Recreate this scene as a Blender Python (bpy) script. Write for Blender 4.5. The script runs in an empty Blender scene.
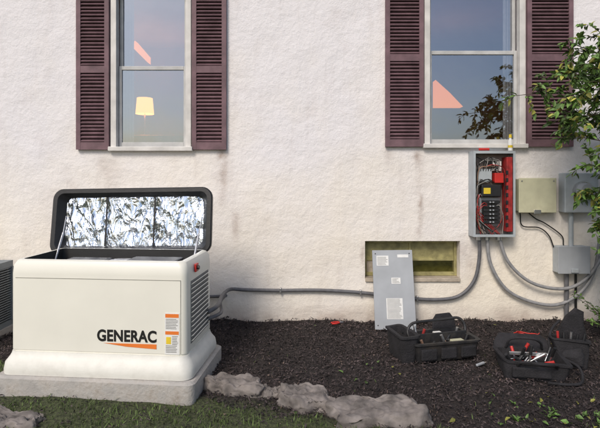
import bpy, bmesh, math, random
import numpy as np
from mathutils import Vector, Matrix, noise as mnoise
random.seed(7); rng=np.random.default_rng(7)
S=bpy.context.scene
R=math.radians

# ------------------------------------------------------------------ materials
def newmat(name):
    m=bpy.data.materials.new(name); m.use_nodes=True
    nt=m.node_tree; b=nt.nodes["Principled BSDF"]
    return m,nt,b
def N(nt,t,**kw):
    n=nt.nodes.new(t)
    for k,v in kw.items(): setattr(n,k,v)
    return n
def mat(name,col,rough=.6,metal=0,var=.15,scale=8,bump=.1,bscale=60,island=0,spec=.5,emit=None,estr=0,dirt=0):
    m,nt,b=newmat(name); L=nt.links.new
    tc=N(nt,"ShaderNodeTexCoord")
    no=N(nt,"ShaderNodeTexNoise"); no.inputs["Scale"].default_value=scale; no.inputs["Detail"].default_value=4
    L(tc.outputs["Object"],no.inputs["Vector"])
    mr=N(nt,"ShaderNodeMapRange"); mr.inputs[1].default_value=.3; mr.inputs[2].default_value=.7
    mr.inputs[3].default_value=1-var; mr.inputs[4].default_value=1+var
    L(no.outputs["Fac"],mr.inputs[0])
    fac=mr.outputs[0]
    if island:
        g=N(nt,"ShaderNodeNewGeometry")
        m2=N(nt,"ShaderNodeMapRange"); m2.inputs[3].default_value=1-island; m2.inputs[4].default_value=1+island
        L(g.outputs["Random Per Island"],m2.inputs[0])
        mu=N(nt,"ShaderNodeMath",operation='MULTIPLY'); L(fac,mu.inputs[0]); L(m2.outputs[0],mu.inputs[1]); fac=mu.outputs[0]
    vm=N(nt,"ShaderNodeVectorMath",operation='SCALE'); vm.inputs[0].default_value=col[:3]
    L(fac,vm.inputs["Scale"]); out=vm.outputs[0]
    if dirt:
        sp=N(nt,"ShaderNodeSeparateXYZ"); L(tc.outputs["Object"],sp.inputs[0])
        n3=N(nt,"ShaderNodeTexNoise"); n3.inputs["Scale"].default_value=9; n3.inputs["Detail"].default_value=6; n3.inputs["Roughness"].default_value=.7
        L(tc.outputs["Object"],n3.inputs["Vector"])
        a=mathn(nt,'MULTIPLY_ADD',n3.outputs["Fac"],2.6,-1.15,clamp=True)
        z=mathn(nt,'MULTIPLY_ADD',sp.outputs[2],-2.2,1.0,clamp=True); z=mathn(nt,'ADD',z,.12)
        a=mathn(nt,'MULTIPLY',mathn(nt,'MULTIPLY',a,z),dirt,clamp=True)
        mx=N(nt,"ShaderNodeMix",data_type='RGBA'); L(a,mx.inputs[0]); L(out,mx.inputs[6]); mx.inputs[7].default_value=(.20,.16,.12,1); out=mx.outputs[2]
    L(out,b.inputs["Base Color"])
    b.inputs["Roughness"].default_value=rough; b.inputs["Metallic"].default_value=metal
    b.inputs["Specular IOR Level"].default_value=spec
    if bump:
        n2=N(nt,"ShaderNodeTexNoise"); n2.inputs["Scale"].default_value=bscale; n2.inputs["Detail"].default_value=3
        L(tc.outputs["Object"],n2.inputs["Vector"])
        bp=N(nt,"ShaderNodeBump"); bp.inputs["Strength"].default_value=bump; bp.inputs["Distance"].default_value=.01
        L(n2.outputs["Fac"],bp.inputs["Height"]); L(bp.outputs[0],b.inputs["Normal"])
    if emit:
        b.inputs["Emission Color"].default_value=(*emit,1); b.inputs["Emission Strength"].default_value=estr
    return m

def mathn(nt,op,a,b=None,c=None,clamp=False):
    n=N(nt,"ShaderNodeMath",operation=op); n.use_clamp=clamp
    for i,v in enumerate((a,b,c)):
        if v is None: continue
        if isinstance(v,(int,float)): n.inputs[i].default_value=v
        else: nt.links.new(v,n.inputs[i])
    return n.outputs[0]

def stucco():
    m,nt,b=newmat("stucco_wall"); L=nt.links.new
    tc=N(nt,"ShaderNodeTexCoord"); sep=N(nt,"ShaderNodeSeparateXYZ"); L(tc.outputs["Object"],sep.inputs[0])
    def noise(sc,det=6,vec=None,rough=.55):
        n=N(nt,"ShaderNodeTexNoise"); n.inputs["Scale"].default_value=sc; n.inputs["Detail"].default_value=det
        n.inputs["Roughness"].default_value=rough
        L(vec or tc.outputs["Object"],n.inputs["Vector"]); return n.outputs["Fac"]
    big=noise(.8,3); med=noise(4,5)
    mp=N(nt,"ShaderNodeMapping"); mp.inputs["Scale"].default_value=(5,1,.7); L(tc.outputs["Object"],mp.inputs[0])
    streak=noise(1.6,5,mp.outputs[0],.65)
    mix=N(nt,"ShaderNodeMix",data_type='RGBA'); mix.inputs[6].default_value=(.79,.765,.79,1); mix.inputs[7].default_value=(.83,.765,.66,1)
    f=mathn(nt,'MULTIPLY_ADD',sep.outputs[2],-.34,.66); f=mathn(nt,'MULTIPLY_ADD',big,1.8,f); f=mathn(nt,'SUBTRACT',f,.70,clamp=True)
    L(f,mix.inputs[0])
    zw=sep.outputs[2]; xd=mathn(nt,'MULTIPLY_ADD',med,.16,sep.outputs[0]); xd=mathn(nt,'SUBTRACT',xd,.08)
    tot=None
    for (x,z1,z0,w,s) in [(-.79,1.80,1.15,.05,1.3),(-.66,1.15,.75,.04,.9),(1.22,1.80,1.2,.05,.7),(1.24,1.35,.8,.03,1.2),(-1.98,1.75,1.1,.12,.4),
                          (.92,1.8,1.4,.05,.5),(1.75,.85,.1,.12,.5),(.66,.85,.3,.03,.5),(-2.5,1.5,.7,.25,.2)]:
        dx=mathn(nt,'SUBTRACT',xd,x); dx=mathn(nt,'DIVIDE',dx,w); dx=mathn(nt,'MULTIPLY',dx,dx)
        g=mathn(nt,'MULTIPLY',dx,-1); g=mathn(nt,'EXPONENT',g)
        u=mathn(nt,'SUBTRACT',z1,zw); u1=mathn(nt,'MULTIPLY',u,12,clamp=True)
        v=mathn(nt,'SUBTRACT',zw,z0); v1=mathn(nt,'DIVIDE',v,(z1-z0),clamp=True)
        g=mathn(nt,'MULTIPLY',g,u1); g=mathn(nt,'MULTIPLY',g,v1); g=mathn(nt,'MULTIPLY',g,s)
        tot=g if tot is None else mathn(nt,'ADD',tot,g)
    sm=mathn(nt,'MULTIPLY_ADD',med,3.4,-1.3,clamp=True)
    tot=mathn(nt,'MULTIPLY',tot,mathn(nt,'MULTIPLY_ADD',sm,1.2,.25))
    lo=mathn(nt,'MULTIPLY_ADD',zw,-4.6,.95); lo=mathn(nt,'MULTIPLY',lo,mathn(nt,'MULTIPLY_ADD',med,2.7,-.6,clamp=True),clamp=True); lo=mathn(nt,'MULTIPLY',lo,.85)
    tot=mathn(nt,'ADD',tot,lo)
    ge=mathn(nt,'MULTIPLY_ADD',streak,2.4,-1.3,clamp=True); ge=mathn(nt,'MULTIPLY',ge,.3)
    bl=mathn(nt,'MULTIPLY_ADD',med,3,-1.65,clamp=True); bl=mathn(nt,'MULTIPLY',bl,.22)
    tot=mathn(nt,'ADD',tot,ge); tot=mathn(nt,'ADD',tot,bl,clamp=True)
    m2=N(nt,"ShaderNodeMix",data_type='RGBA'); L(tot,m2.inputs[0]); L(mix.outputs[2],m2.inputs[6]); m2.inputs[7].default_value=(.38,.30,.26,1)
    L(m2.outputs[2],b.inputs["Base Color"]); b.inputs["Roughness"].default_value=.92; b.inputs["Specular IOR Level"].default_value=.15
    h1=noise(15,4,None,.68); h3=noise(3,1)
    h=mathn(nt,'MULTIPLY_ADD',h3,1.6,h1)
    bp=N(nt,"ShaderNodeBump"); bp.inputs["Strength"].default_value=.42; bp.inputs["Distance"].default_value=.03
    L(h,bp.inputs["Height"]); L(bp.outputs[0],b.inputs["Normal"])
    return m

def foilmat():
    m,nt,b=newmat("foil_insulation"); L=nt.links.new
    tc=N(nt,"ShaderNodeTexCoord")
    mp=N(nt,"ShaderNodeMapping"); mp.inputs["Rotation"].default_value=(0,R(30),0); mp.inputs["Scale"].default_value=(1,1,.45); L(tc.outputs["Object"],mp.inputs[0])
    v=N(nt,"ShaderNodeTexVoronoi"); v.inputs["Scale"].default_value=17
    n=N(nt,"ShaderNodeTexNoise"); n.inputs["Scale"].default_value=9; n.inputs["Detail"].default_value=4; n.inputs["Distortion"].default_value=1.2
    L(mp.outputs[0],n.inputs["Vector"])
    vm=N(nt,"ShaderNodeVectorMath",operation='MULTIPLY_ADD'); L(n.outputs["Color"],vm.inputs[0]); vm.inputs[1].default_value=(.10,)*3; L(mp.outputs[0],vm.inputs[2])
    L(vm.outputs[0],v.inputs["Vector"])
    h=mathn(nt,'MULTIPLY_ADD',v.outputs["Distance"],.8,n.outputs["Fac"])
    bp=N(nt,"ShaderNodeBump"); bp.inputs["Strength"].default_value=.7; bp.inputs["Distance"].default_value=.04
    L(h,bp.inputs["Height"]); L(bp.outputs[0],b.inputs["Normal"])
    b.inputs["Base Color"].default_value=(.82,.88,.98,1); b.inputs["Metallic"].default_value=1; b.inputs["Roughness"].default_value=.17
    return m

def glassmat(name,tint=(1,1,1),refl=.3,gcol=(.66,.74,.86,1)):
    m=bpy.data.materials.new(name); m.use_nodes=True; nt=m.node_tree; nt.nodes.clear(); L=nt.links.new
    o=N(nt,"ShaderNodeOutputMaterial"); t=N(nt,"ShaderNodeBsdfTransparent"); t.inputs[0].default_value=(*tint,1)
    g=N(nt,"ShaderNodeBsdfGlossy"); g.inputs["Roughness"].default_value=.03; g.inputs[0].default_value=gcol
    tc=N(nt,"ShaderNodeTexCoord"); n=N(nt,"ShaderNodeTexNoise"); n.inputs["Scale"].default_value=2.2; L(tc.outputs["Object"],n.inputs["Vector"])
    bp=N(nt,"ShaderNodeBump"); bp.inputs["Strength"].default_value=.2; bp.inputs["Distance"].default_value=.02; L(n.outputs["Fac"],bp.inputs["Height"]); L(bp.outputs[0],g.inputs["Normal"])
    x=N(nt,"ShaderNodeMixShader"); x.inputs[0].default_value=refl; L(t.outputs[0],x.inputs[1]); L(g.outputs[0],x.inputs[2]); L(x.outputs[0],o.inputs[0])
    return m

def groundmat():
    m,nt,b=newmat("soil_and_lawn"); L=nt.links.new
    tc=N(nt,"ShaderNodeTexCoord"); sep=N(nt,"ShaderNodeSeparateXYZ"); L(tc.outputs["Object"],sep.inputs[0])
    n=N(nt,"ShaderNodeTexNoise"); n.inputs["Scale"].default_value=3; n.inputs["Detail"].default_value=8; L(tc.outputs["Object"],n.inputs["Vector"])
    n2=N(nt,"ShaderNodeTexNoise"); n2.inputs["Scale"].default_value=40; n2.inputs["Detail"].default_value=6; L(tc.outputs["Object"],n2.inputs["Vector"])
    e=mathn(nt,'MULTIPLY_ADD',sep.outputs[0],.33,1.72); e=mathn(nt,'ADD',e,sep.outputs[1]); e=mathn(nt,'MULTIPLY_ADD',n.outputs["Fac"],.4,e)
    e=mathn(nt,'MULTIPLY',e,-8); e=mathn(nt,'ADD',e,1.6,clamp=True)
    mix=N(nt,"ShaderNodeMix",data_type='RGBA'); L(e,mix.inputs[0]); mix.inputs[6].default_value=(.028,.021,.020,1); mix.inputs[7].default_value=(.060,.070,.030,1)
    vm=N(nt,"ShaderNodeVectorMath",operation='SCALE'); L(mix.outputs[2],vm.inputs[0]); L(mathn(nt,'MULTIPLY_ADD',n2.outputs["Fac"],2.2,-.1),vm.inputs["Scale"])
    L(vm.outputs[0],b.inputs["Base Color"]); b.inputs["Roughness"].default_value=.95
    bp=N(nt,"ShaderNodeBump"); bp.inputs["Strength"].default_value=1; bp.inputs["Distance"].default_value=.03; L(n2.outputs["Fac"],bp.inputs["Height"]); L(bp.outputs[0],b.inputs["Normal"])
    return m

M={}
M['stucco']=stucco(); M['foil']=foilmat()
M['glass']=glassmat("window_glass",(.85,.85,.85),.38); M['bglass']=glassmat("basement_glass",(.6,.6,.4),.25,(.8,.75,.5,1))
M['shutter']=mat("shutter_paint",(.160,.092,.108),.65,var=.25,scale=9,bump=.15)
M['trim']=mat("window_trim_paint",(.64,.62,.60),.5,var=.15)
M['sash']=mat("window_sash_paint",(.48,.48,.48),.5,var=.15)
M['cream']=mat("cream_enamel",(.78,.765,.69),.38,var=.03,scale=3,bump=.03,bscale=150,dirt=.06)
M['creamd']=mat("cream_base",(.75,.74,.69),.55,var=.05,scale=6,bump=.08,dirt=.28)
M['blackpl']=mat("black_rim_plastic",(.016,.016,.018),.45,var=.2)
M['dark']=mat("dark_interior",(.02,.02,.02),.7)
M['concrete']=mat("concrete_pad",(.44,.42,.40),.9,var=.25,scale=9,bump=.6,bscale=40,dirt=.9)
M['steel']=mat("steel_bar",(.55,.55,.56),.35,metal=.9,var=.1)
M['greyp']=mat("grey_enamel",(.36,.38,.41),.42,var=.1,scale=5,bump=.04)
M['greyl']=mat("light_grey_box",(.40,.44,.47),.5,var=.12,scale=6,dirt=.3)
M['beige']=mat("beige_box",(.52,.51,.36),.55,var=.12,scale=6,dirt=.3)
M['conduit']=mat("grey_conduit",(.12,.12,.13),.5,var=.2,scale=20)
M['conduitl']=mat("light_conduit",(.27,.27,.28),.5,var=.2,scale=20)
M['white']=mat("white_label",(.75,.75,.74),.5,var=.06,scale=30,bump=0)
M['orange']=mat("orange_print",(.75,.19,.03),.5,var=.05,bump=0)
M['black']=mat("black_print",(.012,.012,.012),.45,bump=0)
M['text']=mat("label_print",(.18,.18,.18),.6,bump=0)
M['seam']=mat("panel_gap",(.34,.33,.29),.6,bump=0)
M['red']=mat("red_plastic",(.50,.025,.02),.45,var=.2)
M['redp']=mat("red_panel",(.32,.022,.022),.5,var=.4,scale=15)
M['bpanel']=mat("inner_backplate",(.24,.20,.19),.5,var=.3,scale=12)
M['copper']=mat("tan_wire",(.30,.18,.12),.6,var=.2)
M['wgrey']=mat("grey_wire",(.28,.27,.26),.6,var=.2)
M['yellow']=mat("yellow_plastic",(.75,.55,.04),.45)
M['cloth']=mat("black_nylon",(.017,.016,.019),.85,var=.4,scale=14,bump=.6,bscale=90)
M['tpl']=mat("tool_plastic",(.019,.019,.021),.5,var=.3,scale=14,bump=.15,dirt=.3)
M['stone']=mat("edging_stone",(.175,.155,.145),.95,var=.55,scale=11,bump=1,bscale=16)
M['olive']=mat("olive_window_paint",(.30,.27,.12),.6,var=.35,scale=14,bump=.3)
M['sillc']=mat("concrete_sill",(.42,.36,.29),.9,var=.25,scale=14,bump=.4)
M['room']=mat("room_wall",(.36,.30,.27),.9,var=.08,scale=2)
M['roomd']=mat("room_wood",(.30,.13,.05),.6,var=.3)
M['curtain']=mat("curtain_cloth",(.45,.45,.48),.9,var=.1,scale=20)
M['lamp']=mat("lamp_shade",(.3,.12,.03),.8,emit=(1,.44,.08),estr=2.0,bump=0)
M['patchglow']=mat("light_patch_glow",(.3,.10,.03),.8,emit=(1,.30,.06),estr=1.15,bump=0)  # orange emission that stands in for light falling inside the rooms
M['roof']=mat("roof_shingle",(.07,.065,.065),.9,var=.3,scale=20,bump=.5)
M['bark']=mat("bark",(.09,.07,.055),.9,var=.3,scale=30,bump=.6)
M['soil']=groundmat()
M['mulch']=mat("mulch_chips",(.043,.032,.032),.85,var=.5,scale=2.5,bump=0,island=.9)
M['mulch2']=mat("mulch_light_chips",(.12,.085,.07),.85,var=.35,scale=4,bump=0,island=.7)
M['grass']=mat("grass_blades",(.080,.120,.030),.7,var=.45,scale=3,bump=0,island=.6)
M['leaf']=mat("leaf_green",(.090,.165,.035),.5,var=.35,scale=5,bump=0,island=.6)
M['leafy']=mat("leaf_yellow",(.26,.26,.05),.6,var=.3,scale=5,bump=0,island=.5)
M['acm']=mat("ac_cabinet",(.20,.23,.25),.5,var=.1)

# ------------------------------------------------------------------ helpers
def link(ob,parent=None):
    S.collection.objects.link(ob)
    if parent: ob.parent=parent
    return ob
def empty(name,loc=(0,0,0),rot=(0,0,0)):
    e=bpy.data.objects.new(name,None); e.empty_display_size=.2; e.location=loc; e.rotation_euler=rot; link(e); return e
def mesh(name,v,f,m,parent=None,smooth=False,mi=None):
    me=bpy.data.meshes.new(name); me.from_pydata([tuple(a) for a in v],[],[tuple(a) for a in f])
    ms=m if isinstance(m,(list,tuple)) else [m]
    for k in ms: me.materials.append(k)
    if mi is not None: me.polygons.foreach_set("material_index",np.array(mi,dtype=np.int32))
    if smooth: me.polygons.foreach_set("use_smooth",np.ones(len(me.polygons),dtype=bool))
    me.update(); ob=bpy.data.objects.new(name,me); return link(ob,parent)
def bev(ob,w,seg=2):
    b=ob.modifiers.new("Bevel",'BEVEL'); b.width=w; b.segments=seg; b.limit_method='ANGLE'; b.angle_limit=R(30); return ob
def box(name,x0,x1,y0,y1,z0,z1,m,parent=None,b=0,rot=None,loc=None):
    v=[(x,y,z) for z in (z0,z1) for y in (y0,y1) for x in (x0,x1)]
    f=[(0,2,3,1),(4,5,7,6),(0,1,5,4),(2,6,7,3),(0,4,6,2),(1,3,7,5)]
    o=mesh(name,v,f,m,parent)
    if b: bev(o,b)
    if rot: o.rotation_euler=rot
    if loc: o.location=loc
    return o
def multibox(name,boxes,m,parent=None,b=0,tf=None):
    V=[];F=[]
    for bx in boxes:
        x0,x1,y0,y1,z0,z1=bx[:6]; t=bx[6] if len(bx)>6 else None
        c=Vector(((x0+x1)/2,(y0+y1)/2,(z0+z1)/2)); n=len(V)
        for z in (z0,z1):
            for y in (y0,y1):
                for x in (x0,x1):
                    p=Vector((x,y,z))
                    if t is not None: p=c+t@(p-c)
                    V.append(p)
        F+=[tuple(n+i for i in q) for q in [(0,2,3,1),(4,5,7,6),(0,1,5,4),(2,6,7,3),(0,4,6,2),(1,3,7,5)]]
    o=mesh(name,V,F,m,parent)
    if b: bev(o,b)
    return o
def rrect(hx,hy,r,n=6):
    pts=[]
    for cx,cy,a0 in ((hx-r,hy-r,0),(-hx+r,hy-r,90),(-hx+r,-hy+r,180),(hx-r,-hy+r,270)):
        for i in range(n+1):
            a=R(a0+90*i/n); pts.append((cx+r*math.cos(a),cy+r*math.sin(a)))
    return pts
def loft(name,rings,mats,parent=None,capb=True,capt=True,mi=None,smooth=True,n=6,axis='z',crumple=0):
    V=[];F=[];MI=[]
    k=4*(n+1)
    for rg in rings:
        hx,hy,r,z=rg[:4]; cx,cy=(rg[4],rg[5]) if len(rg)>4 else (0,0)
        for (x,y) in rrect(hx,hy,r,n):
            V.append((x+cx,y+cy,z) if axis=='z' else (x+cx,z,y+cy))
    if crumple:
        V=[tuple(Vector(p)+mnoise.noise_vector(Vector(p)*7+Vector((crumple*90,0,0)))*crumple) for p in V]
    for j in range(len(rings)-1):
        for i in range(k):
            a=j*k+i;b_=j*k+(i+1)%k
            F.append((a,b_,b_+k,a+k)); MI.append(mi[j] if mi else 0)
    if capb: F.append(tuple(range(k))[::-1]); MI.append(mi[0] if mi else 0)
    if capt: F.append(tuple((len(rings)-1)*k+i for i in range(k))); MI.append(mi[-1] if mi else 0)
    o=mesh(name,V,F,mats,parent,mi=MI)
    bm=bmesh.new(); bm.from_mesh(o.data); bmesh.ops.recalc_face_normals(bm,faces=bm.faces); bm.to_mesh(o.data); bm.free()
    if smooth:
        o.data.polygons.foreach_set("use_smooth",np.ones(len(o.data.polygons),dtype=bool))
        try: o.data.set_sharp_from_angle(angle=R(35))
        except Exception: pass
    return o
def crom(P,sub=8):
    P=[Vector(p) for p in P]; Q=[P[0]*2-P[1]]+P+[P[-1]*2-P[-2]]; out=[]
    for i in range(1,len(Q)-2):
        a,b,c,d=Q[i-1:i+3]
        for s in range(sub):
            t=s/sub
            out.append(.5*((2*b)+(c-a)*t+(2*a-5*b+4*c-d)*t*t+(3*b-a-3*c+d)*t**3))
    out.append(P[-1]); return out
def tubedata(P,r0,r1=None,seg=8):
    r1=r0 if r1 is None else r1
    V=[];F=[];n=len(P); up=Vector((0,0,1))
    prev=None
    for i,p in enumerate(P):
        d=(P[min(i+1,n-1)]-P[max(i-1,0)]).normalized()
        if prev is None:
            u=d.cross(up if abs(d.z)<.9 else Vector((1,0,0))).normalized()
        else: u=(prev-d*prev.dot(d)).normalized()
        prev=u; w=d.cross(u); r=r0+(r1-r0)*i/(n-1)
        for k in range(seg):
            a=2*math.pi*k/seg; V.append(p+u*(r*math.cos(a))+w*(r*math.sin(a)))
    for i in range(n-1):
        for k in range(seg):
            F.append((i*seg+k,i*seg+(k+1)%seg,(i+1)*seg+(k+1)%seg,(i+1)*seg+k))
    F.append(tuple(range(seg))[::-1]); F.append(tuple((n-1)*seg+k for k in range(seg)))
    return V,F
def tube(name,pts,r,m,parent=None,r1=None,sub=8,seg=10):
    V,F=tubedata(crom(pts,sub),r,r1,seg); return mesh(name,V,F,m,parent,smooth=True)
def cyl(name,p0,p1,r,m,parent=None,r1=None,seg=16):
    V,F=tubedata([Vector(p0),Vector(p1)],r,r1,seg); o=mesh(name,V,F,m,parent,smooth=True)
    try: o.data.set_sharp_from_angle(angle=R(40))
    except Exception: pass
    return o

# ------------------------------------------------------------------ ground
def gz(x,y):
    b=-.025*min(max(-y,0),5)
    near=1 if (-7<x<7 and -7<y<.3) else 0
    bank=.035*math.exp(-((y+.0)/.12)**2)*(.6+.8*mnoise.noise(Vector((x*3,0,8)))) if near else 0
    return b+near*(.022*mnoise.noise(Vector((x*2.1,y*2.1,0)))+.018*mnoise.noise(Vector((x*7,y*7,3))))+bank
xs=[-120,-60,-30,-15,-8]+list(np.arange(-6.5,6.51,.06))+[8,15,30,60,120]
ys=[-120,-60,-30,-15,-8]+list(np.arange(-6.0,.21,.06))+[1,8,15,30,60,120]
V=[(x,y,gz(x,y)) for y in ys for x in xs]; nx=len(xs)
F=[(j*nx+i,j*nx+i+1,(j+1)*nx+i+1,(j+1)*nx+i) for j in range(len(ys)-1) for i in range(nx-1)]
mesh("ground",V,F,M['soil'],smooth=True)

GEN=Vector((-1.42,-1.226,0)); GA=R(-5)
def inpad(x,y,m=0):
    dx,dy=x-GEN.x,y-GEN.y; c,s=math.cos(-GA),math.sin(-GA)
    lx,ly=c*dx-s*dy,s*dx+c*dy
    return abs(lx)<.73+m and abs(ly)<.42+m
def edge(x,y): return y+1.60+.36*(x+.62)
STONES=[(-.47,-1.47,.21,.11,.05),(.04,-1.67,.18,.13,.055),(.48,-1.87,.29,.15,.06),(-1.86,-1.95,.21,.11,.04),(-.20,-1.57,.07,.05,.03)]
def onstone(x,y): return any(((x-a)/(rx*.85))**2+((y-b)/(ry*.85))**2<1 for a,b,rx,ry,_ in STONES)

def chips(n,lmin,lmax,wmin,wmax,lift,xr=(-4.5,4.5),yr=(-2.9,-.005)):
    V=[];F=[];c=0
    while c<n:
        x=random.uniform(*xr); y=random.uniform(*yr); e=edge(x,y)+.2*mnoise.noise(Vector((x*3,y*3,5)))
        if x>.8: e=y+2.75+.3*mnoise.noise(Vector((x*3,y*3,5)))
        if e<0 and random.random()>.14: c+=.3; continue
        if inpad(x,y) or onstone(x,y): continue
        c+=1
        L=random.uniform(lmin,lmax)/2; W=random.uniform(wmin,wmax)/2
        if random.random()<.05: L*=1.7
        a=random.uniform(0,6.28); t=random.gauss(0,.4); ro=random.gauss(0,.6)
        u=Vector((math.cos(a)*math.cos(t),math.sin(a)*math.cos(t),math.sin(t)))
        w=Vector((-math.sin(a)*math.cos(ro),math.cos(a)*math.cos(ro),math.sin(ro)))
        p=Vector((x,y,gz(x,y)+lift*random.random()+.035*max(0,mnoise.noise(Vector((x*12,y*12,9)))))); k=len(V); h=u.cross(w)*W*.5
        V+=[p-u*L-w*W*.5,p-u*L*.8+w*W*.6,p+h-w*W,p+h+w*W,p+u*L*.9-w*W*.5,p+u*L+w*W*.3]
        F+=[(k,k+2,k+3,k+1),(k+2,k+4,k+5,k+3)]
    return V,F
V1,F1=chips(66000,.008,.034,.004,.014,.02)
V2,F2=chips(4200,.008,.03,.003,.010,.026)
n=len(V1)
mesh("mulch_bed",V1+V2,F1+[tuple(n+i for i in q) for q in F2],[M['mulch'],M['mulch2']],mi=[0]*len(F1)+[1]*len(F2))

V=[];F=[]
cnt=0
while cnt<66000:
    x=random.uniform(-4.5,4.5); y=random.uniform(-3.6,-.9)
    e=edge(x,y)+.2*mnoise.noise(Vector((x*3,y*3,5)))
    cnt+=1
    if x>.85:
        e=y+2.1+.35*mnoise.noise(Vector((x*3,y*3,5)))
    if e>0 and random.random()>.008: continue
    if mnoise.noise(Vector((x*4,y*4,1)))<-.12 and random.random()>.3: continue
    if inpad(x,y) or onstone(x,y): continue
    h=random.uniform(.012,.036); a=random.uniform(0,6.28); l=random.gauss(0,.9)
    w=Vector((math.cos(a),math.sin(a),0))*random.uniform(.0015,.0035); d=Vector((-math.sin(a),math.cos(a),0))*h*l
    p=Vector((x,y,gz(x,y)-.002)); k=len(V)
    V+=[p-w,p+w,p+d*.4+Vector((0,0,h*.6))-w*.8,p+d*.4+Vector((0,0,h*.6))+w*.8,p+d+Vector((0,0,h))]
    F+=[(k,k+1,k+3,k+2),(k+2,k+3,k+4)]
mesh("grass",V,F,M['grass'])

def leafgeo(V,F,p,d,nrm,L,W):
    d=d.normalized(); s=d.cross(nrm).normalized(); n_=s.cross(d)
    k=len(V)
    V+=[p,p+d*L*.35+s*W+n_*W*.35,p+d*L*.35-s*W+n_*W*.35,p+d*L*.4,p+d*L*.72+s*W*.65+n_*W*.1,p+d*L*.72-s*W*.65+n_*W*.1,p+d*L-n_*L*.12]
    F+=[(k,k+1,k+3),(k,k+3,k+2),(k+1,k+4,k+6,k+3),(k+3,k+6,k+5,k+2)]
V=[];F=[];MI=[]
for i in range(150):
    if i<90: x=random.uniform(1.2,3.0); y=random.uniform(-2.2,-1.6)
    elif i<120: x=random.uniform(-3,1); y=random.uniform(-2.2,-1.3)
    else: x=random.uniform(-3.5,3.5); y=random.uniform(-1.6,-.1)
    if inpad(x,y,.03): continue
    a=random.uniform(0,6.28); L=random.uniform(.02,.05)
    f0=len(F)
    leafgeo(V,F,Vector((x,y,gz(x,y)+.025)),Vector((math.cos(a),math.sin(a),random.gauss(0,.3))),Vector((random.gauss(0,.5),random.gauss(0,.5),1)),L,L*.3)
    MI+=[random.choice([0,0,0,1])]*(len(F)-f0)
mesh("fallen_leaves",V,F,[M['leaf'],M['leafy']],mi=MI)
# small weeds near the right front edge
V=[];F=[]
for i in range(26):
    x=random.uniform(1.3,2.6); y=random.uniform(-2.1,-1.72)
    for j in range(random.randint(4,8)):
        a=random.uniform(0,6.28); L=random.uniform(.025,.05)
        leafgeo(V,F,Vector((x+random.gauss(0,.008),y+random.gauss(0,.008),gz(x,y)+.012)),Vector((math.cos(a),math.sin(a),random.uniform(.3,1.2))),Vector((0,0.1,1)),L,L*.22)
mesh("weeds",V,F,M['leaf'])

for (x,y,rx,ry,h) in STONES:
    bm=bmesh.new(); bmesh.ops.create_icosphere(bm,subdivisions=5,radius=1)
    sd=random.uniform(0,50)
    for v in bm.verts:
        c=v.co.copy(); q=1+.42*mnoise.noise(Vector((c.x*1.5+sd,c.y*1.5,c.z*.4)))+.14*mnoise.noise(c*4+Vector((sd,0,0)))
        sq=(abs(c.x)**3+abs(c.y)**3+.0001)**(1/3); rr=math.hypot(c.x,c.y)/max(sq,.01) if sq>.05 else 1
        z=max(-1,min(.55,c.z*1.6))/.55
        v.co=Vector((c.x*rx*q*rr,c.y*ry*q*rr,z*h+.022*mnoise.noise(c*2.5+Vector((0,sd,0)))+.014*mnoise.noise(c*7+Vector((0,sd,0)))))
        if z>.9: v.co.z+=.012*math.floor(2.5*mnoise.noise(Vector((c.x*1.8+sd,c.y*1.8,0)))+1)*.6
    me=bpy.data.meshes.new("edging_stone"); bm.to_mesh(me); bm.free(); me.materials.append(M['stone'])
    me.polygons.foreach_set("use_smooth",np.ones(len(me.polygons),dtype=bool))
    o=bpy.data.objects.new("edging_stone",me); o.location=(x,y,gz(x,y)+h*.1); o.rotation_euler=(random.gauss(0,.07),random.gauss(0,.06),random.uniform(-.3,.1)); link(o)

# ------------------------------------------------------------------ house
H=empty("stucco_house")
WL=(-1.93,-1.13,1.78,3.50,2.63); WR=(1.29,2.30,1.81,3.80,2.79); BW=(.67,1.65,.45,.84)
holes=[WL[:4],WR[:4],BW]
HX=(-7,4.6); HZ=(-.3,5.9)
def wallgrid(holes):
    gx=sorted(set([HX[0],HX[1]]+[h[0] for h in holes]+[h[1] for h in holes])); gzv=sorted(set([HZ[0],HZ[1]]+[h[2] for h in holes]+[h[3] for h in holes]))
    V=[];F=[]
    for i in range(len(gx)-1):
        for j in range(len(gzv)-1):
            cx=(gx[i]+gx[i+1])/2; cz=(gzv[j]+gzv[j+1])/2
            if any(h[0]<cx<h[1] and h[2]<cz<h[3] for h in holes): continue
            k=len(V); V+=[(gx[i],0,gzv[j]),(gx[i+1],0,gzv[j]),(gx[i+1],0,gzv[j+1]),(gx[i],0,gzv[j+1])]; F.append((k,k+1,k+2,k+3))
    for (a,b,c,d) in holes:
        D=.2
        for q in ([(a,0,c),(a,0,d),(a,D,d),(a,D,c)],[(b,0,c),(b,D,c),(b,D,d),(b,0,d)],[(a,0,c),(a,D,c),(b,D,c),(b,0,c)],[(a,0,d),(b,0,d),(b,D,d),(a,D,d)]):
            k=len(V); V+=q; F.append((k,k+1,k+2,k+3))
    return V,F
V,F=wallgrid(holes); mesh("front_wall",V,F,M['stucco'],H)
x0,x1=HX; z0,z1=HZ; yb=8
mesh("side_and_back_walls",[(x0,0,z0),(x0,yb,z0),(x0,yb,z1),(x0,0,z1),(x1,0,z0),(x1,yb,z0),(x1,yb,z1),(x1,0,z1),(x0,yb/2,z1+2.4),(x1,yb/2,z1+2.4)],
     [(0,3,2,1),(4,5,6,7),(1,2,6,5),(3,8,2),(7,6,9)],M['stucco'],H)
o=mesh("roof",[(x0-.35,-.55,z1-.3),(x1+.35,-.55,z1-.3),(x1+.35,yb/2,z1+2.45),(x0-.35,yb/2,z1+2.45),(x0-.35,yb+.55,z1-.3),(x1+.35,yb+.55,z1-.3)],[(0,1,2,3),(3,2,5,4)],M['roof'],H)
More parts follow.
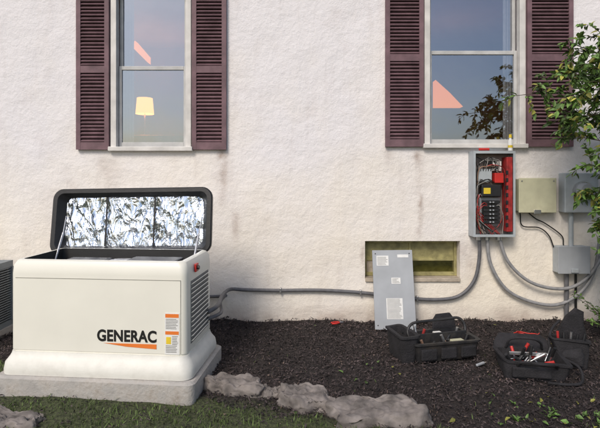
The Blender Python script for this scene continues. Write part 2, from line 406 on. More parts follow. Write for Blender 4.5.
sm=o.modifiers.new("s",'SOLIDIFY'); sm.thickness=.15
box("room_floor",-6.9,4.5,.21,5,.8,.9,M['roomd'],H)
box("room_ceiling",-6.9,4.5,.21,5,3.95,4.05,M['room'],H)
box("room_back_wall",-6.9,4.5,4.2,4.3,.9,3.95,M['room'],H)
box("room_partition",-.1,.05,.21,4.2,.9,3.95,M['room'],H)
box("basement_back",.2,2.2,.7,.75,-.2,.79,M['dark'],H)

def window(nm,W):
    a,b,c,d,zm=W
    P=[]
    t=.045
    P+=[(a-.012,a+t,-.028,.05,c,d),(b-t,b+.012,-.028,.05,c,d),(a+t,b-t,-.028,.05,d-t,d)]
    o=multibox(nm+"_casing",P,M['trim'],H,.004)
    box(nm+"_sill",a-.03,b+.03,-.06,.1,c-.015,c+.03,M['trim'],H,.006)
    s=.032; ia,ib=a+t+.002,b-t-.002
    y0,y1=.035,.07
    multibox(nm+"_lower_sash",[(ia,ia+s,y0,y1,c+.032,zm+.02),(ib-s,ib,y0,y1,c+.032,zm+.02),(ia+s,ib-s,y0,y1,c+.032,c+.08),(ia+s,ib-s,y0,y1,zm-.02,zm+.02)],M['sash'],H,.004)
    y2,y3=.073,.105
    multibox(nm+"_upper_sash",[(ia,ia+s,y2,y3,zm-.02,d-t),(ib-s,ib,y2,y3,zm-.02,d-t),(ia+s,ib-s,y2,y3,d-t-.05,d-t),(ia+s,ib-s,y2,y3,zm-.018,zm+.025)],M['sash'],H,.004)
    mesh(nm+"_lower_glass",[(ia+s,.053,c+.08),(ib-s,.053,c+.08),(ib-s,.053,zm-.02),(ia+s,.053,zm-.02)],[(0,1,2,3)],M['glass'],H)
    mesh(nm+"_upper_glass",[(ia+s,.09,zm+.02),(ib-s,.09,zm+.02),(ib-s,.09,d-t-.05),(ia+s,.09,d-t-.05)],[(0,1,2,3)],M['glass'],H)
    for (u0,u1) in ((a-.1,a+.13),(b-.10,b+.10)):
        V=[];F=[];n=40
        for i in range(n+1):
            x=u0+(u1-u0)*i/n; y=.26+.02*math.sin(i*1.1)
            V+=[(x,y,c-.1),(x,y,d+.1)]
        F=[(2*i,2*i+2,2*i+3,2*i+1) for i in range(n)]
        mesh(nm+"_curtain",V,F,M['curtain'],H,smooth=True)
window("left_window",WL); window("right_window",WR)
def shutter(nm,a,b,c,d,zm):
    y0,y1=-.045,-.008; st=.045; B=[(a,a+st,y0,y1,c,d),(b-st,b,y0,y1,c,d)]
    for (p,q) in ((c,c+.075),(zm-.035,zm+.035),(d-.08,d)): B.append((a+st,b-st,y0+.002,y1,p,q))
    for (p,q) in ((c+.075,zm-.035),(zm+.035,d-.08)):
        n=int((q-p)/.036)
        rt=Matrix.Rotation(R(38),3,'X')
        for i in range(n):
            z=p+(i+.5)*(q-p)/n+random.gauss(0,.0012); B.append((a+st,b-st,-.047,-.010,z-.006,z+.006,rt))
    g=multibox(nm,B,M['shutter'],H)
    box(nm+"_backing",a+.02,b-.02,-.007,-.003,c+.02,d-.02,M['shutter'],H)
shutter("shutter_a",-2.29,-1.955,1.78,3.48,2.60); shutter("shutter_b",-1.105,-.755,1.78,3.48,2.60)
shutter("shutter_c",.875,1.265,1.81,3.78,2.72); shutter("shutter_d",2.325,2.795,1.81,3.78,2.72)

a,b,c,d=BW
box("basement_sill",a+.002,b-.002,-.02,.16,c-.028,c+.010,M['sillc'],H,.006)
t=.03;mx=(a+b)/2;mz=.63
multibox("basement_frame",[(a+.001,a+t,.10,.15,c+.013,d),(b-t,b-.001,.10,.15,c+.013,d),(a+t,b-t,.10,.15,d-.035,d-.001),(a+t,b-t,.10,.15,c+.013,c+.05),(a+t,b-t,.11,.145,mz-.012,mz+.012),(mx-.012,mx+.012,.108,.147,c+.05,d-.035)],M['olive'],H,.003)
box("basement_upper_panes",a+t,b-t,.125,.13,mz+.012,d-.035,M['olive'],H)
box("basement_left_board",a+t,a+.20,.118,.124,c+.05,mz-.012,M['sillc'],H)
mesh("basement_glass",[(a+t,.128,c+.05),(b-t,.128,c+.05),(b-t,.128,mz-.012),(a+t,.128,mz-.012)],[(0,1,2,3)],M['bglass'],H)
box("basement_shade",a,b,.2,.21,c+.03,mz,M['olive'],H)

def lampobj(x,y,z,s=.15,h=.27):
    e=empty("table_lamp",(x,y,z))
    loft("shade",[(s,s,s*.95,0),(s*.85,s*.85,s*.8,h)],M['lamp'],e,False,False)
    cyl("stem",(0,0,-.35),(0,0,.05),.015,M['steel'],e); cyl("foot",(0,0,-.37),(0,0,-.35),.08,M['steel'],e)
    return e
box("cabinet",-3.3,-1.5,3.1,4.15,.9,2.20,M['roomd'],H,.01)
lampobj(-2.64,3.25,2.57)
def plight(x,y,z,e):
    l=bpy.data.lights.new("lamp_bulb",'POINT'); l.energy=e; l.color=(1,.40,.12); l.shadow_soft_size=.08
    o=bpy.data.objects.new("lamp_bulb",l); o.location=(x,y,z); link(o)
plight(-2.64,3.25,2.70,32); plight(2.4,2.6,3.1,7)
def lightpatch(P,m):  # added glowing wedge imitating a slanted patch of light, not a ceiling part
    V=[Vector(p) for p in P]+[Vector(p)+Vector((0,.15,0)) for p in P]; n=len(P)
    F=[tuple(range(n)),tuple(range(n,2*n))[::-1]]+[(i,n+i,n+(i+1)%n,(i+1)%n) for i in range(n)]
    mesh("light_patch_wedge",V,F,m,H)
lightpatch([(-2.40,1.9,3.36),(-2.17,1.9,3.13),(-2.17,1.9,3.23),(-2.35,1.9,3.44)],M['patchglow'])
lightpatch([(1.93,1.9,2.50),(2.32,1.9,2.50),(2.13,1.9,2.70),(1.93,1.9,2.88)],M['patchglow'])

# ------------------------------------------------------------------ generator
G=empty("standby_generator",GEN,(0,0,GA))
K=.655
loft("concrete_pad",[(.725,.40,.05,-.09),(.735,.41,.06,-.03),(.73,.405,.06,.075),(.715,.39,.06,.09)],M['concrete'],G,crumple=.008)
loft("base_skirt",[(.700,.375,.08,.092),(.705,.38,.09,.12),(.698,.372,.09,.17),(.675,.347,.08,.205),(.665,.334,.07,.225),(.661,.330,.07,.243)],M['creamd'],G)
loft("cabinet",[(K-.004,.318,.06,.2435),(K-.004,.318,.06,.252),(K,.322,.05,.256),(K,.322,.05,.80),(K-.004,.318,.05,.86),(K-.022,.30,.05,.893),(K-.037,.285,.045,.900),(K-.057,.265,.03,.900),(K-.06,.262,.03,.80),(K-.07,.25,.03,.70)],
     [M['cream'],M['dark']],G,mi=[0,0,0,0,0,0,0,1,1])
multibox("panel_seams",[(-K+.045,K-.045,-.3245,-.3222,.772,.7755),(K-.043,K-.040,-.3245,-.3222,.26,.7755)],M['seam'],G)
box("airbox",-.45,-.1,-.18,.15,.70,.85,M['blackpl'],G,.02); box("controller",.1,.5,-.2,.1,.70,.87,M['tpl'],G,.015)
cyl("engine_shroud",(-.0,.05,.7),(0,.05,.84),.12,M['steel'],G)
B=[];rt=Matrix.Rotation(R(-35),3,'Y')
for i in range(13):
    z=.32+i*.034; B.append((K-.005,K+.018,-.22,.22,z-.003,z+.003,rt))
multibox("side_louvres",B,M['cream'],G); box("louvre_backing",K+.0005,K+.0025,-.225,.225,.30,.75,M['text'],G)
def label(x0,x1,z0,z1):
    box("warning_label",x0,x1,-.3245,-.3225,z0,z1,M['white'],G)
    h=(z1-z0)
    box("label_header",x0+.004,x1-.004,-.3256,-.3246,z1-.032,z1-.006,M['orange'],G)
    box("label_header2",x0+.004,x1-.004,-.3256,-.3246,z0+h*.48,z0+h*.56,M['orange'],G)
    box("label_pictogram",x0+.010,x0+.045,-.3256,-.3246,z0+h*.25,z0+h*.42,M['yellow'],G)
    L=[]
    z=z1-.045
    while z>z0+.01:
        if not(z0+h*.46<z<z0+h*.58): L.append((x0+.008+(.045 if z<z0+h*.44 and z>z0+h*.22 else 0),x1-.008-random.random()*.02,-.3254,-.3246,z,z+.004))
        z-=.011
    multibox("label_text",L,M['text'],G)
label(.500,.605,.255,.545)
tc=bpy.data.curves.new("lettering",'FONT'); tc.body="GENERAC"; tc.size=.11; tc.extrude=.0012; tc.offset=.0035; tc.space_character=1.05
to=bpy.data.objects.new("tmp",tc); link(to); bpy.context.view_layer.update()
dg=bpy.context.evaluated_depsgraph_get(); me=bpy.data.meshes.new_from_object(to.evaluated_get(dg)); bpy.data.objects.remove(to)
co=np.array([v.co[:] for v in me.vertices]); mn,mx_=co.min(0),co.max(0)
for v in me.vertices: v.co=Vector(((v.co.x-mn[0])/(mx_[0]-mn[0])*.435,(v.co.y-mn[1])/(mx_[1]-mn[1])*.085,v.co.z))
me.materials.clear(); me.materials.append(M['black'])
lo=bpy.data.objects.new("front_lettering",me); link(lo,G); lo.location=(.005,-.3242,.333); lo.rotation_euler=(R(90),0,0)
mesh("orange_swoosh",[(.05,-.3245,.322),(.44,-.3245,.322),(.44,-.3245,.288),(.22,-.3245,.300)],[(0,3,2,1)],M['orange'],G)
box("latch",K+.003,K+.018,-.15,-.09,.80,.86,M['red'],G,.004); cyl("latch_knob",(K+.018,-.12,.83),(K+.033,-.12,.83),.015,M['blackpl'],G)
lid=empty("lid",(-.055,.325,.855),(R(-9),R(-1),0)); lid.parent=G
hx,hz=.70,.274
loft("lid_shell",[(hx,hz,.085,.0,0,hz),(hx+.002,hz+.002,.085,.02,0,hz),(hx-.01,hz-.01,.085,.09,0,hz),(hx-.05,hz-.05,.08,.135,0,hz),(hx-.12,hz-.12,.06,.145,0,hz)],M['cream'],lid,capb=False,axis='y')
loft("lid_rim",[(hx+.006,hz+.006,.09,.03,0,hz),(hx+.008,hz+.008,.09,-.004,0,hz),(hx,hz,.085,-.012,0,hz),(hx-.035,hz-.03,.06,-.012,0,hz),(hx-.045,hz-.04,.055,.0,0,hz),(hx-.090,hz-.065,.05,.075,0,hz)],M['blackpl'],lid,capb=False,capt=False,axis='y')
V=[];F=[];nx_,nz_=70,26; fx,fz=hx-.083,hz-.060
for j in range(nz_+1):
    for i in range(nx_+1):
        x=-fx+2*fx*i/nx_; z=hz-fz+2*fz*j/nz_
        y=.066+.014*mnoise.noise(Vector((x*6,z*6,2)))+.008*abs(mnoise.noise(Vector((x*15+z*8,z*14,7))))*2
        V.append((x,y,z))
F=[(j*(nx_+1)+i,j*(nx_+1)+i+1,(j+1)*(nx_+1)+i+1,(j+1)*(nx_+1)+i) for j in range(nz_) for i in range(nx_)]
mesh("foil_lining",V,F,M['foil'],lid,smooth=True)
box("foil_strap",-.25,-.235,.048,.055,.06,.49,M['blackpl'],lid,.003); box("foil_strap",.18,.195,.048,.055,.06,.49,M['blackpl'],lid,.003)
box("lid_lip",-fx,fx,.03,.05,.0,.045,M['dark'],lid)
for sx in (-1,1):
    cyl("gas_strut_body",(sx*.575-.01,.12,.82),(sx*.585-.02,.27,1.03),.009,M['steel'],G); cyl("gas_strut_rod",(sx*.585-.02,.27,1.03),(sx*.60-.035,.365,1.16),.005,M['steel'],G)

# ------------------------------------------------------------------ air conditioner at left
A=empty("air_conditioner",(-3.19,-.55,0))
loft("ac_base",[(.37,.37,.04,-.04),(.37,.37,.04,.05)],M['concrete'],A)
loft("ac_core",[(.33,.33,.05,.05),(.33,.33,.05,.62)],M['dark'],A)
B=[(-.35,.35,-.35,.35,.052,.10),(-.35,.35,-.35,.35,.62,.68)]
for sx in (-1,1):
    for sy in (-1,1): B.append((sx*.34-.02,sx*.34+.02,sy*.34-.02,sy*.34+.02,.10,.62))
for i in range(22):
    z=.115+i*.0235
    B+=[(-.34,.34,-.348,-.335,z,z+.008),(.335,.348,-.34,.34,z,z+.008),(-.34,.34,.335,.348,z,z+.008),(-.348,-.335,-.34,.34,z,z+.008)]
multibox("ac_cabinet",B,M['acm'],A)

# ------------------------------------------------------------------ electrical equipment
T=empty("transfer_switch",(1.735,0,.90))
w,h,dp=.42,.86,.15; th=.006
multibox("enclosure",[(0,w,-.01,-.003,0,h),(0,th,-dp,-.01,0,h),(w-th,w,-dp,-.01,0,h),(th,w-th,-dp,-.01,0,th),(th,w-th,-dp,-.01,h-th,h),
   (th,.022,-dp,-dp+.004,th,h-th),(w-.022,w-th,-dp,-dp+.004,th,h-th),(.022,w-.022,-dp,-dp+.004,h-.025,h-th),(.022,w-.022,-dp,-dp+.004,th,.025)],M['greyl'],T)
box("backplate",.02,w-.02,-.02,-.0105,.02,h-.02,M['bpanel'],T)
box("red_side_liner",w-.085,w-.024,-.143,-.022,.05,h-.06,M['redp'],T,.006)
multibox("liner_terminals",[(w-.092,w-.070,-.148,-.130,.10+i*.075,.14+i*.075) for i in range(8)],M['blackpl'],T,.002)
box("contactor",.07,.21,-.09,-.021,.55,.68,M['greyl'],T,.008); box("relay_block",.1,.3,-.10,-.021,.40,.52,M['blackpl'],T,.008)
box("rating_label",.12,.19,-.102,-.1005,.43,.49,M['yellow'],T)
box("upper_module",.22,.31,-.08,-.021,.66,.76,M['white'],T,.006)
B=[]
for i in range(6):
    for j in range(2): B.append((.12+j*.085,.20+j*.085,-.105,-.04,.13+i*.04,.162+i*.04))
multibox("breakers",B,M['blackpl'],T,.003)
multibox("breaker_toggles",[(.175+j*.03,.19+j*.03,-.118,-.104,.14+i*.04,.152+i*.04) for i in range(6) for j in range(2)],M['greyp'],T)
box("breaker_deadfront",.10,.31,-.04,-.03,.1,.39,M['greyp'],T); box("red_module",.23,.32,-.11,-.021,.54,.64,M['red'],T,.004)
box("neutral_bar",.04,.055,-.06,-.04,.1,.38,M['steel'],T)
for i in range(17):
    xa=random.uniform(.04,.32); xb=random.uniform(.05,.28); zb=random.choice([.40,.54,.70,.3])
    side=random.choice([.045,.06,.075,.315])
    m=M[random.choice(['redp','black','black','black','wgrey','wgrey','copper','copper'])]
    tube("wire",[(xa,-.08,.01),(side+random.gauss(0,.01),-.10,.15+random.random()*.1),(side+random.gauss(0,.012),-.11,zb-.06),((side+xb)/2,-.113,zb+random.uniform(0,.04)),(xb,-.09,zb)],.004,m,T,sub=6,seg=6)
for i in range(9):
    tube("upper_wire",[(.07+.025*i,-.09,.66),(.07+.025*i+random.gauss(0,.02),-.10,.74+random.random()*.06),(.12+random.random()*.16,-.09,.72+random.random()*.08),(.28,-.08,.6+random.random()*.1)],.004,M[random.choice(['wgrey','wgrey','copper','black','black'])],T,sub=6,seg=6)

J=empty("junction_box",(2.2,0,1.14))
box("body",.01,.37,-.11,-.003,.01,.34,M['beige'],J,.008); box("cover",0,.38,-.125,-.111,0,.35,M['beige'],J,.006)
box("hasp",.15,.22,-.135,-.126,-.012,.03,M['steel'],J,.003)
for sx in (.03,.35):
    cyl("screw",(sx,-.126,.32),(sx,-.13,.32),.007,M['steel'],J)
E=empty("electric_meter",(2.66,0,1.14))
box("meter_socket",0,.34,-.13,-.003,0,.40,M['greyl'],E,.01); cyl("meter_ring",(.17,-.13,.22),(.17,-.17,.22),.095,M['steel'],E,seg=28); cyl("meter_glass",(.17,-.17,.22),(.17,-.24,.22),.082,M['greyp'],E,r1=.07,seg=28)
cyl("lower_riser",(.10,-.06,0),(.10,-.06,-.34),.022,M['greyl'],E)
D=empty("disconnect_box",(2.6,0,.53))
box("body",0,.31,-.12,-.003,0,.27,M['greyl'],D,.008); box("cover",-.006,.316,-.132,-.121,-.004,.274,M['greyp'],D,.006); box("handle",.12,.19,-.15,-.133,.01,.05,M['greyl'],D,.004)
cyl("ground_pipe",(.12,-.05,-.0),(.12,-.05,-.6),.022,M['conduit'],D); cyl("thin_pipe",(.22,-.04,0),(.22,-.04,-.6),.012,M['black'],D)

tube("generator_conduit",[(-.735,-1.12,.42),(-.68,-1.0,.44),(-.72,-.5,.40),(-.70,-.12,.37),(-.55,-.04,.345),(-.2,-.03,.338),(.2,-.03,.340),(.6,-.032,.318),(1.0,-.035,.275),(1.35,-.035,.245),(1.62,-.035,.28),(1.78,-.04,.44),(1.83,-.05,.68),(1.82,-.07,.905)],.018,M['conduit'])
tube("generator_conduit",[(-.74,-1.10,.36),(-.66,-.95,.37),(-.74,-.5,.34),(-.76,-.1,.30),(-.80,-.04,.28),(-1.2,-.03,.27)],.015,M['conduit'])
tube("flexible_conduit",[(1.90,-.07,.905),(1.94,-.06,.62),(2.10,-.05,.36),(2.35,-.05,.23),(2.62,-.06,.20),(2.85,-.06,.32),(3.0,-.06,.55),(3.05,-.06,.85)],.017,M['conduitl'])
tube("flexible_conduit",[(2.02,-.07,.905),(2.10,-.08,.66),(2.28,-.08,.47),(2.5,-.08,.38),(2.75,-.08,.38),(2.95,-.08,.52),(3.12,-.08,.8)],.017,M['conduitl'])
tube("thin_cable",[(2.25,-.04,1.13),(2.28,-.03,1.0),(2.45,-.03,.98),(2.55,-.03,.90),(2.60,-.03,.78)],.006,M['black'])
tube("thin_cable",[(2.34,-.04,1.13),(2.42,-.03,1.07),(2.52,-.03,1.02),(2.68,-.03,.9),(2.70,-.03,.8)],.006,M['black'])
for i,x in enumerate((-.2,.62,1.2)):
    z=.338 if i==0 else (.317 if i==1 else .255)
    box("pipe_clamp",x-.010,x+.010,-.053,-.002,z-.028,z+.028,M['steel'],None,.006)
for x in (1.82,1.90,2.02):
    cyl("conduit_fitting",(x,-.07,.90),(x,-.07,.86),.027,M['steel'])

Bt=empty("glue_bottle",(2.125,-.10,1.765))
loft("bottle",[(.022,.022,.021,0),(.022,.022,.021,.10),(.012,.012,.011,.12),(.012,.012,.011,.13)],M['white'],Bt); loft("cap",[(.015,.015,.014,.131),(.013,.013,.012,.165)],M['yellow'],Bt)
loft("wrap",[(.0228,.0228,.0215,.03),(.0228,.0228,.0215,.055)],M['yellow'],Bt,False,False)
Sd=empty("screwdriver",(1.80,-.12,1.778),(0,0,R(-4)))
cyl("handle",(0,0,0),(.10,0,0),.013,M['red'],Sd); cyl("shaft",(.10,0,0),(.24,0,0),.004,M['steel'],Sd)

Pn=empty("enclosure_cover",(.94,-.235,.0),(R(-13),R(-1.2),R(-4)))
pw,ph=.40,.775
multibox("cover_sheet",[(-pw/2,pw/2,-.004,0,0,ph),(-pw/2,-pw/2+.004,0,.03,0,ph),(pw/2-.004,pw/2,0,.03,0,ph),(-pw/2,pw/2,0,.03,ph-.004,ph),(-pw/2+.004,pw/2-.004,0,.03,0,.004)],M['greyp'],Pn)
for (xa,xb,za,zb) in ((-.16,-.04,.62,.72),(-.02,.07,.44,.50),(-.08,.08,.10,.30)):
    box("label",xa,xb,-.0065,-.0045,za,zb,M['white'],Pn)
    multibox("label_lines",[(xa+.008,xb-.008-random.random()*.03,-.0075,-.0066,z,z+.004) for z in np.arange(za+.01,zb-.008,.012)],M['text'],Pn)
box("small_label",.05,.16,-.0065,-.0045,.70,.73,M['white'],Pn)
for s in (-1,1):
    for z in (.04,.74): cyl("screw_hole",(s*.17,-.006,z),(s*.17,-.0045,z),.006,M['dark'],Pn)

# ------------------------------------------------------------------ tool bags
def g0(x,y): return gz(x,y)+.01
TB=empty("tool_tote",(1.18,-.86,g0(1.18,-.86)),(0,0,R(14)))
def openbin(nm,hx,hy,h,par,m,fl=.02,t=.02,cx=0,cy=0,cr=0):
    return loft(nm,[(hx-fl,hy-fl,.03,0,cx,cy),(hx-fl*.4,hy-fl*.4,.035,h*.5,cx,cy),(hx,hy,.035,h,cx,cy),(hx+.012,hy+.012,.04,h,cx,cy),(hx+.012,hy+.012,.04,h+.015,cx,cy),(hx-t,hy-t,.03,h+.015,cx,cy),(hx-fl-t,hy-fl-t,.02,.03,cx,cy)],m,par,crumple=cr)
openbin("tote_body",.29,.17,.14,TB,M['tpl'],cr=.008)
openbin("left_pocket",.075,.16,.20,TB,M['cloth'],cx=-.33,cy=.02,cr=.02)
box("divider",-.27,.27,-.006,.006,.03,.18,M['tpl'],TB,.004)
tube("carry_handle",[(-.26,0,.14),(-.27,.03,.20),(-.22,.05,.255),(-.1,.06,.265),(.1,.06,.27),(.22,.05,.275),(.27,.03,.22),(.26,0,.14)],.012,M['tpl'],TB)
loft("side_flap",[(.12,.012,.01,0),(.11,.012,.01,.10),(.07,.010,.008,.15)],M['cloth'],TB,crumple=.02).matrix_local=Matrix.Translation((.17,.18,.13))@Matrix.Rotation(R(-14),4,'X')
for i in range(24):
    x=random.uniform(-.24,.26); y=random.choice([-.09,-.06,.06,.09]); a=random.uniform(-1,1); b2=random.uniform(-.4,.4); L=random.uniform(.10,.19)
    d=Vector((math.sin(a),math.sin(b2),math.cos(a)*.8)).normalized(); p=Vector((x*.8,y,.04))
    cyl("tool_shaft",p,p+d*L*.6,.005,M['steel'],TB); cyl("tool_grip",p+d*L*.55,p+d*L,.012,M[random.choice(['copper','blackpl','blackpl','blackpl','steel','blackpl','redp'])],TB)
box("parts_box",.08,.2,-.12,-.03,.05,.13,M['beige'],TB,.01); box("white_packet",.0,.07,.03,.1,.05,.16,M['white'],TB,.005)
for x in (-.18,0,.18):
    box("front_pocket",x-.07,x+.07,-.182,-.158,.02,.11,M['cloth'],TB,.01)

KB=empty("tool_bag",(1.80,-1.20,g0(1.8,-1.20)),(0,0,R(-8)))
openbin("bag_body",.24,.16,.12,KB,M['cloth'],fl=.015,cr=.03)
loft("bag_flap",[(.23,.02,.015,0),(.22,.025,.02,.06),(.17,.02,.015,.13)],M['cloth'],KB,crumple=.03).matrix_local=Matrix.Translation((0,.17,.12))@Matrix.Rotation(R(-45),4,'X')
tube("bag_handle",[(-.14,-.17,.10),(-.12,-.22,.15),(.02,-.25,.15),(.12,-.22,.14),(.14,-.17,.10)],.010,M['cloth'],KB)
tube("bag_handle",[(-.14,.15,.13),(-.11,.10,.22),(.03,.06,.24),(.11,.10,.20),(.14,.15,.13)],.010,M['cloth'],KB)
tube("bag_strap",[(.24,0,.12),(.33,-.08,.08),(.30,-.2,.02),(.2,-.25,.015),(.05,-.24,.015)],.010,M['cloth'],KB)
for i in range(20):
    x=random.uniform(-.2,.2); y=random.uniform(-.12,.12); a=random.uniform(-1.3,1.3); L=random.uniform(.12,.2)
    d=Vector((math.sin(a),random.uniform(-.4,.4),math.cos(a)*.6+.05)).normalized(); p=Vector((x*.8,y*.8,.06))
    cyl("tool_shaft",p,p+d*L*.6,.006,M['steel'],KB); cyl("tool_grip",p+d*L*.55,p+d*L,.012,M[random.choice(['red','blackpl','blackpl','steel','blackpl'])],KB)
box("front_pouch",-.18,.1,-.19,-.155,.02,.10,M['cloth'],KB,.012); box("metal_level",-.16,.12,-.03,-.015,.135,.16,M['steel'],KB,.003)

BP=empty("slumped_bag",(2.18,-1.06,g0(2.18,-1.06)),(R(-4),R(5),R(-20)))
openbin("bag_shell",.13,.10,.20,BP,M['cloth'],fl=.01,cr=.05)
loft("raised_back",[(.11,.02,.018,.14,.01,.08),(.11,.03,.025,.26,.02,.08),(.08,.03,.025,.36,.03,.07),(.035,.02,.015,.43,.05,.06)],M['cloth'],BP,crumple=.05)
loft("front_pocket",[(.08,.03,.025,.03,0,-.11),(.085,.035,.03,.09,0,-.115),(.07,.02,.018,.15,0,-.105)],M['cloth'],BP,crumple=.03)
tube("carry_strap",[(-.08,.06,.32),(-.14,.0,.25),(-.16,-.05,.14),(-.12,-.1,.02),(-.02,-.19,.02)],.010,M['cloth'],BP)
for i in range(5):
    cyl("tool_grip",(-.08+.04*i,.0,.10),(-.10+.05*i,random.uniform(-.04,.02),.23+.03*random.random()),.010,M[['redp','blackpl','steel','blackpl','blackpl'][i]],BP)

P=[]
for i in range(46):
    a=i*.42; r=.09+.014*math.sin(i*1.7)+.01*math.sin(i*.31); x=2.08+r*math.cos(a)*1.2; y=-.52+r*.8*math.sin(a); P.append((x,y,g0(x,y)+.03+.0009*i))
tube("red_cord",P,.005,M['red'],sub=4,seg=6)
Pl=empty("pliers",(.31,-.16,.045),(0,0,R(15)))
tube("grip_a",[(0,0,0),(.04,.015,0),(.085,.01,0)],.008,M['red'],Pl); tube("grip_b",[(0,-.03,0),(.04,-.035,0),(.085,-.015,0)],.008,M['red'],Pl); cyl("jaw",(.085,-.003,0),(.13,-.003,0),.011,M['steel'],Pl,r1=.004)
Tp=empty("utility_knife",(1.45,-1.1,g0(1.45,-1.1)+.02),(0,0,R(35)))
box("grip",-.05,.05,-.010,.010,-.008,.010,M['greyp'],Tp,.006); box("blade",.05,.075,-.007,.007,-.001,.001,M['steel'],Tp)

# ------------------------------------------------------------------ tree
BV=[];BF=[];LV=[];LF=[]
def addb(P,r0,r1,seg=6,sub=5):
    Q=crom(P,sub); V,F=tubedata(Q,r0,r1,seg); n=len(BV); BV.extend(V); BF.extend([tuple(n+i for i in f) for f in F]); return Q
trunk=addb([(3.45,-.75,-.1),(3.42,-.74,.8),(3.36,-.70,1.7),(3.40,-.68,2.6),(3.5,-.7,3.6)],.06,.02,8)
limbs=[([(3.4,-.72,1.5),(3.0,-.66,1.95),(2.65,-.62,2.2),(2.3,-.6,2.27),(1.99,-.6,2.24)],1.1),
([(3.38,-.7,1.9),(3.0,-.7,2.3),(2.7,-.72,2.55),(2.42,-.74,2.66)],1.7),
([(3.38,-.7,1.7),(3.0,-.75,2.0),(2.7,-.8,2.05),(2.30,-.82,2.0)],2),
([(3.38,-.7,1.8),(3.0,-.95,2.1),(2.7,-1.0,2.25),(2.25,-1.0,2.18)],2),
([(3.38,-.7,1.8),(2.95,-.8,2.2),(2.65,-.85,2.35),(2.35,-.85,2.38)],2),
([(3.4,-.74,1.2),(3.05,-.78,1.6),(2.75,-.78,1.78),(2.40,-.74,1.86)],2),
([(3.4,-.74,1.3),(3.05,-.9,1.75),(2.75,-.95,2.1),(2.45,-1.0,2.4)],2),
([(3.4,-.74,1.3),(3.0,-.7,1.75),(2.75,-.65,1.95),(2.45,-.6,2.05)],2),
([(3.4,-.74,.9),(3.05,-.82,1.2),(2.8,-.85,1.45),(2.5,-.85,1.6)],2),
([(3.4,-.74,1.0),(3.05,-.9,1.3),(2.75,-.95,1.55),(2.55,-1.0,1.70)],2),
([(3.4,-.74,.8),(3.05,-.8,1.1),(2.85,-.7,1.3),(2.62,-.65,1.36)],2),
([(3.4,-.74,.6),(3.05,-.85,.85),(2.85,-.9,1.1),(2.62,-.9,1.2)],2),
([(3.4,-.74,.65),(3.05,-.75,.95),(2.85,-.7,1.05),(2.68,-.7,1.1)],1.8),
([(3.42,-.74,.5),(3.1,-.85,.65),(2.88,-.92,.85),(2.66,-.95,.95)],1.8),
([(3.42,-.74,.45),(3.1,-.95,.55),(2.88,-1.0,.70),(2.66,-1.0,.72)],1.6),
([(3.38,-.7,2.2),(3.1,-.7,2.45),(2.85,-.75,2.6),(2.62,-.78,2.75)],1.4),
([(3.38,-.7,2.0),(3.0,-.6,2.2),(2.8,-.55,2.35),(2.50,-.5,2.45)],2),
([(3.4,-.7,2.4),(3.6,-.9,2.8),(3.7,-1.1,3.2)],1.),([(3.4,-.7,1.4),(3.8,-.9,1.8),(4.1,-1.0,2.2)],1.2),([(3.4,-.7,1.8),(3.5,-1.1,2.2),(3.5,-1.5,2.5)],1.2),([(3.4,-.7,2.0),(3.9,-.7,2.5),(4.2,-.6,3.0)],1.1)]
for P,den in limbs:
    Q=addb(P,.012,.003)
    n=len(Q)
    for i in range(2,n):
        for k in range(2 if den>1.25 else 1):
            if den<1.05 and i<n-3 and random.random()>.85*den: continue
            d=(Q[i]-Q[i-1]).normalized(); q=Vector((random.gauss(0,1),random.gauss(0,.7),random.gauss(0,.8))).normalized()
            d2=(d*.6+q).normalized(); L=random.uniform(.12,.32)*(1-.3*i/n)
            tw=addb([Q[i],Q[i]+d2*L*.5+Vector((0,0,.01)),Q[i]+d2*L+Vector((0,0,-.04))],.003,.001,4,4)
            m_=len(tw)
            for j in range(1,m_):
                for s in range(random.choice([1,2,2,3])):
                    dd=(tw[j]-tw[j-1]).normalized(); rr=Vector((random.gauss(0,1),random.gauss(0,1),random.gauss(-.3,.7)))
                    le=random.uniform(.038,.085)
                    leafgeo(LV,LF,tw[j],dd*.6+rr.normalized()*.9,Vector((random.gauss(0,.6),random.gauss(-.2,.6),1)),le,le*.26)
n=len(BV)
mi=[0]*len(BF)+[c for _ in range(len(LF)//4) for c in [1 if random.random()<.84 else 2]*4]
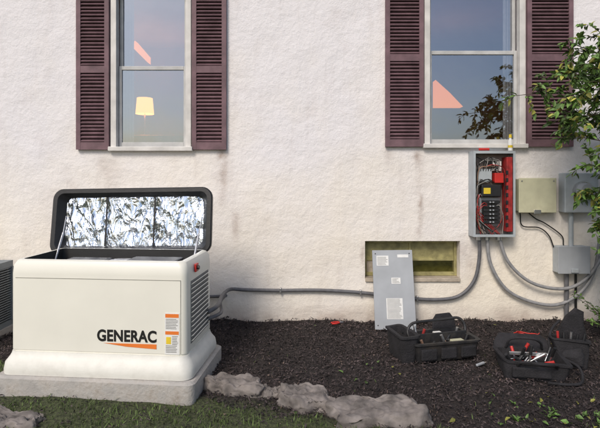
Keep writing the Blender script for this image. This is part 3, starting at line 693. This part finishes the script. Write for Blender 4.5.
mesh("garden_tree",BV+LV,BF+[tuple(n+i for i in f) for f in LF],[M['bark'],M['leaf'],M['leafy']],mi=mi)
BV=[];BF=[];LV=[];LF=[]
for i in range(80):
    a=random.uniform(0,6.28); e=random.uniform(.4,1.4); L=random.uniform(.25,.65); p=Vector((2.97,-.55,gz(2.97,-.55)))
    d=Vector((math.cos(a)*math.cos(e),math.sin(a)*math.cos(e)*.7,math.sin(e)))
    tw=addb([p,p+d*L*.5+Vector((0,0,.04)),p+d*L],.005,.0015,4,5)
    for j in range(3,len(tw)):
        le=random.uniform(.03,.05)
        for s in range(2): leafgeo(LV,LF,tw[j],Vector((random.gauss(0,1),random.gauss(0,1),random.gauss(.3,.7))),Vector((random.gauss(0,.6),random.gauss(0,.6),1)),le,le*.3)
n=len(BV)
mesh("low_shrub",BV+LV,BF+[tuple(n+i for i in f) for f in LF],[M['bark'],M['leaf']],mi=[0]*len(BF)+[1]*len(LF))

# ------------------------------------------------------------------ light, sky, camera
w=bpy.data.worlds.new("World"); S.world=w; w.use_nodes=True; nt=w.node_tree
sky=nt.nodes.new("ShaderNodeTexSky"); sky.sky_type='NISHITA'; sky.sun_disc=False; sky.sun_elevation=R(42); sky.sun_rotation=R(205); sky.dust_density=2.2; sky.air_density=1.0
nt.links.new(sky.outputs[0],nt.nodes["Background"].inputs[0]); nt.nodes["Background"].inputs[1].default_value=.13
sl=bpy.data.lights.new("sun",'SUN'); sl.energy=2.2; sl.angle=R(20); sl.color=(1,.92,.81)
so=bpy.data.objects.new("sun",sl); link(so)
el,az=R(42),R(205)
d=Vector((math.sin(az)*math.cos(el),math.cos(az)*math.cos(el),math.sin(el)))
so.rotation_euler=d.to_track_quat('Z','Y').to_euler()
cam=bpy.data.cameras.new("camera"); co_=bpy.data.objects.new("camera",cam); link(co_)
co_.location=(0,-5,1.5); co_.rotation_euler=(R(90),0,0); cam.lens=29.1; cam.sensor_width=36; cam.shift_y=-.0617; cam.clip_end=500
S.camera=co_
S.view_settings.view_transform='Standard'; S.view_settings.look='None'; S.view_settings.exposure=0
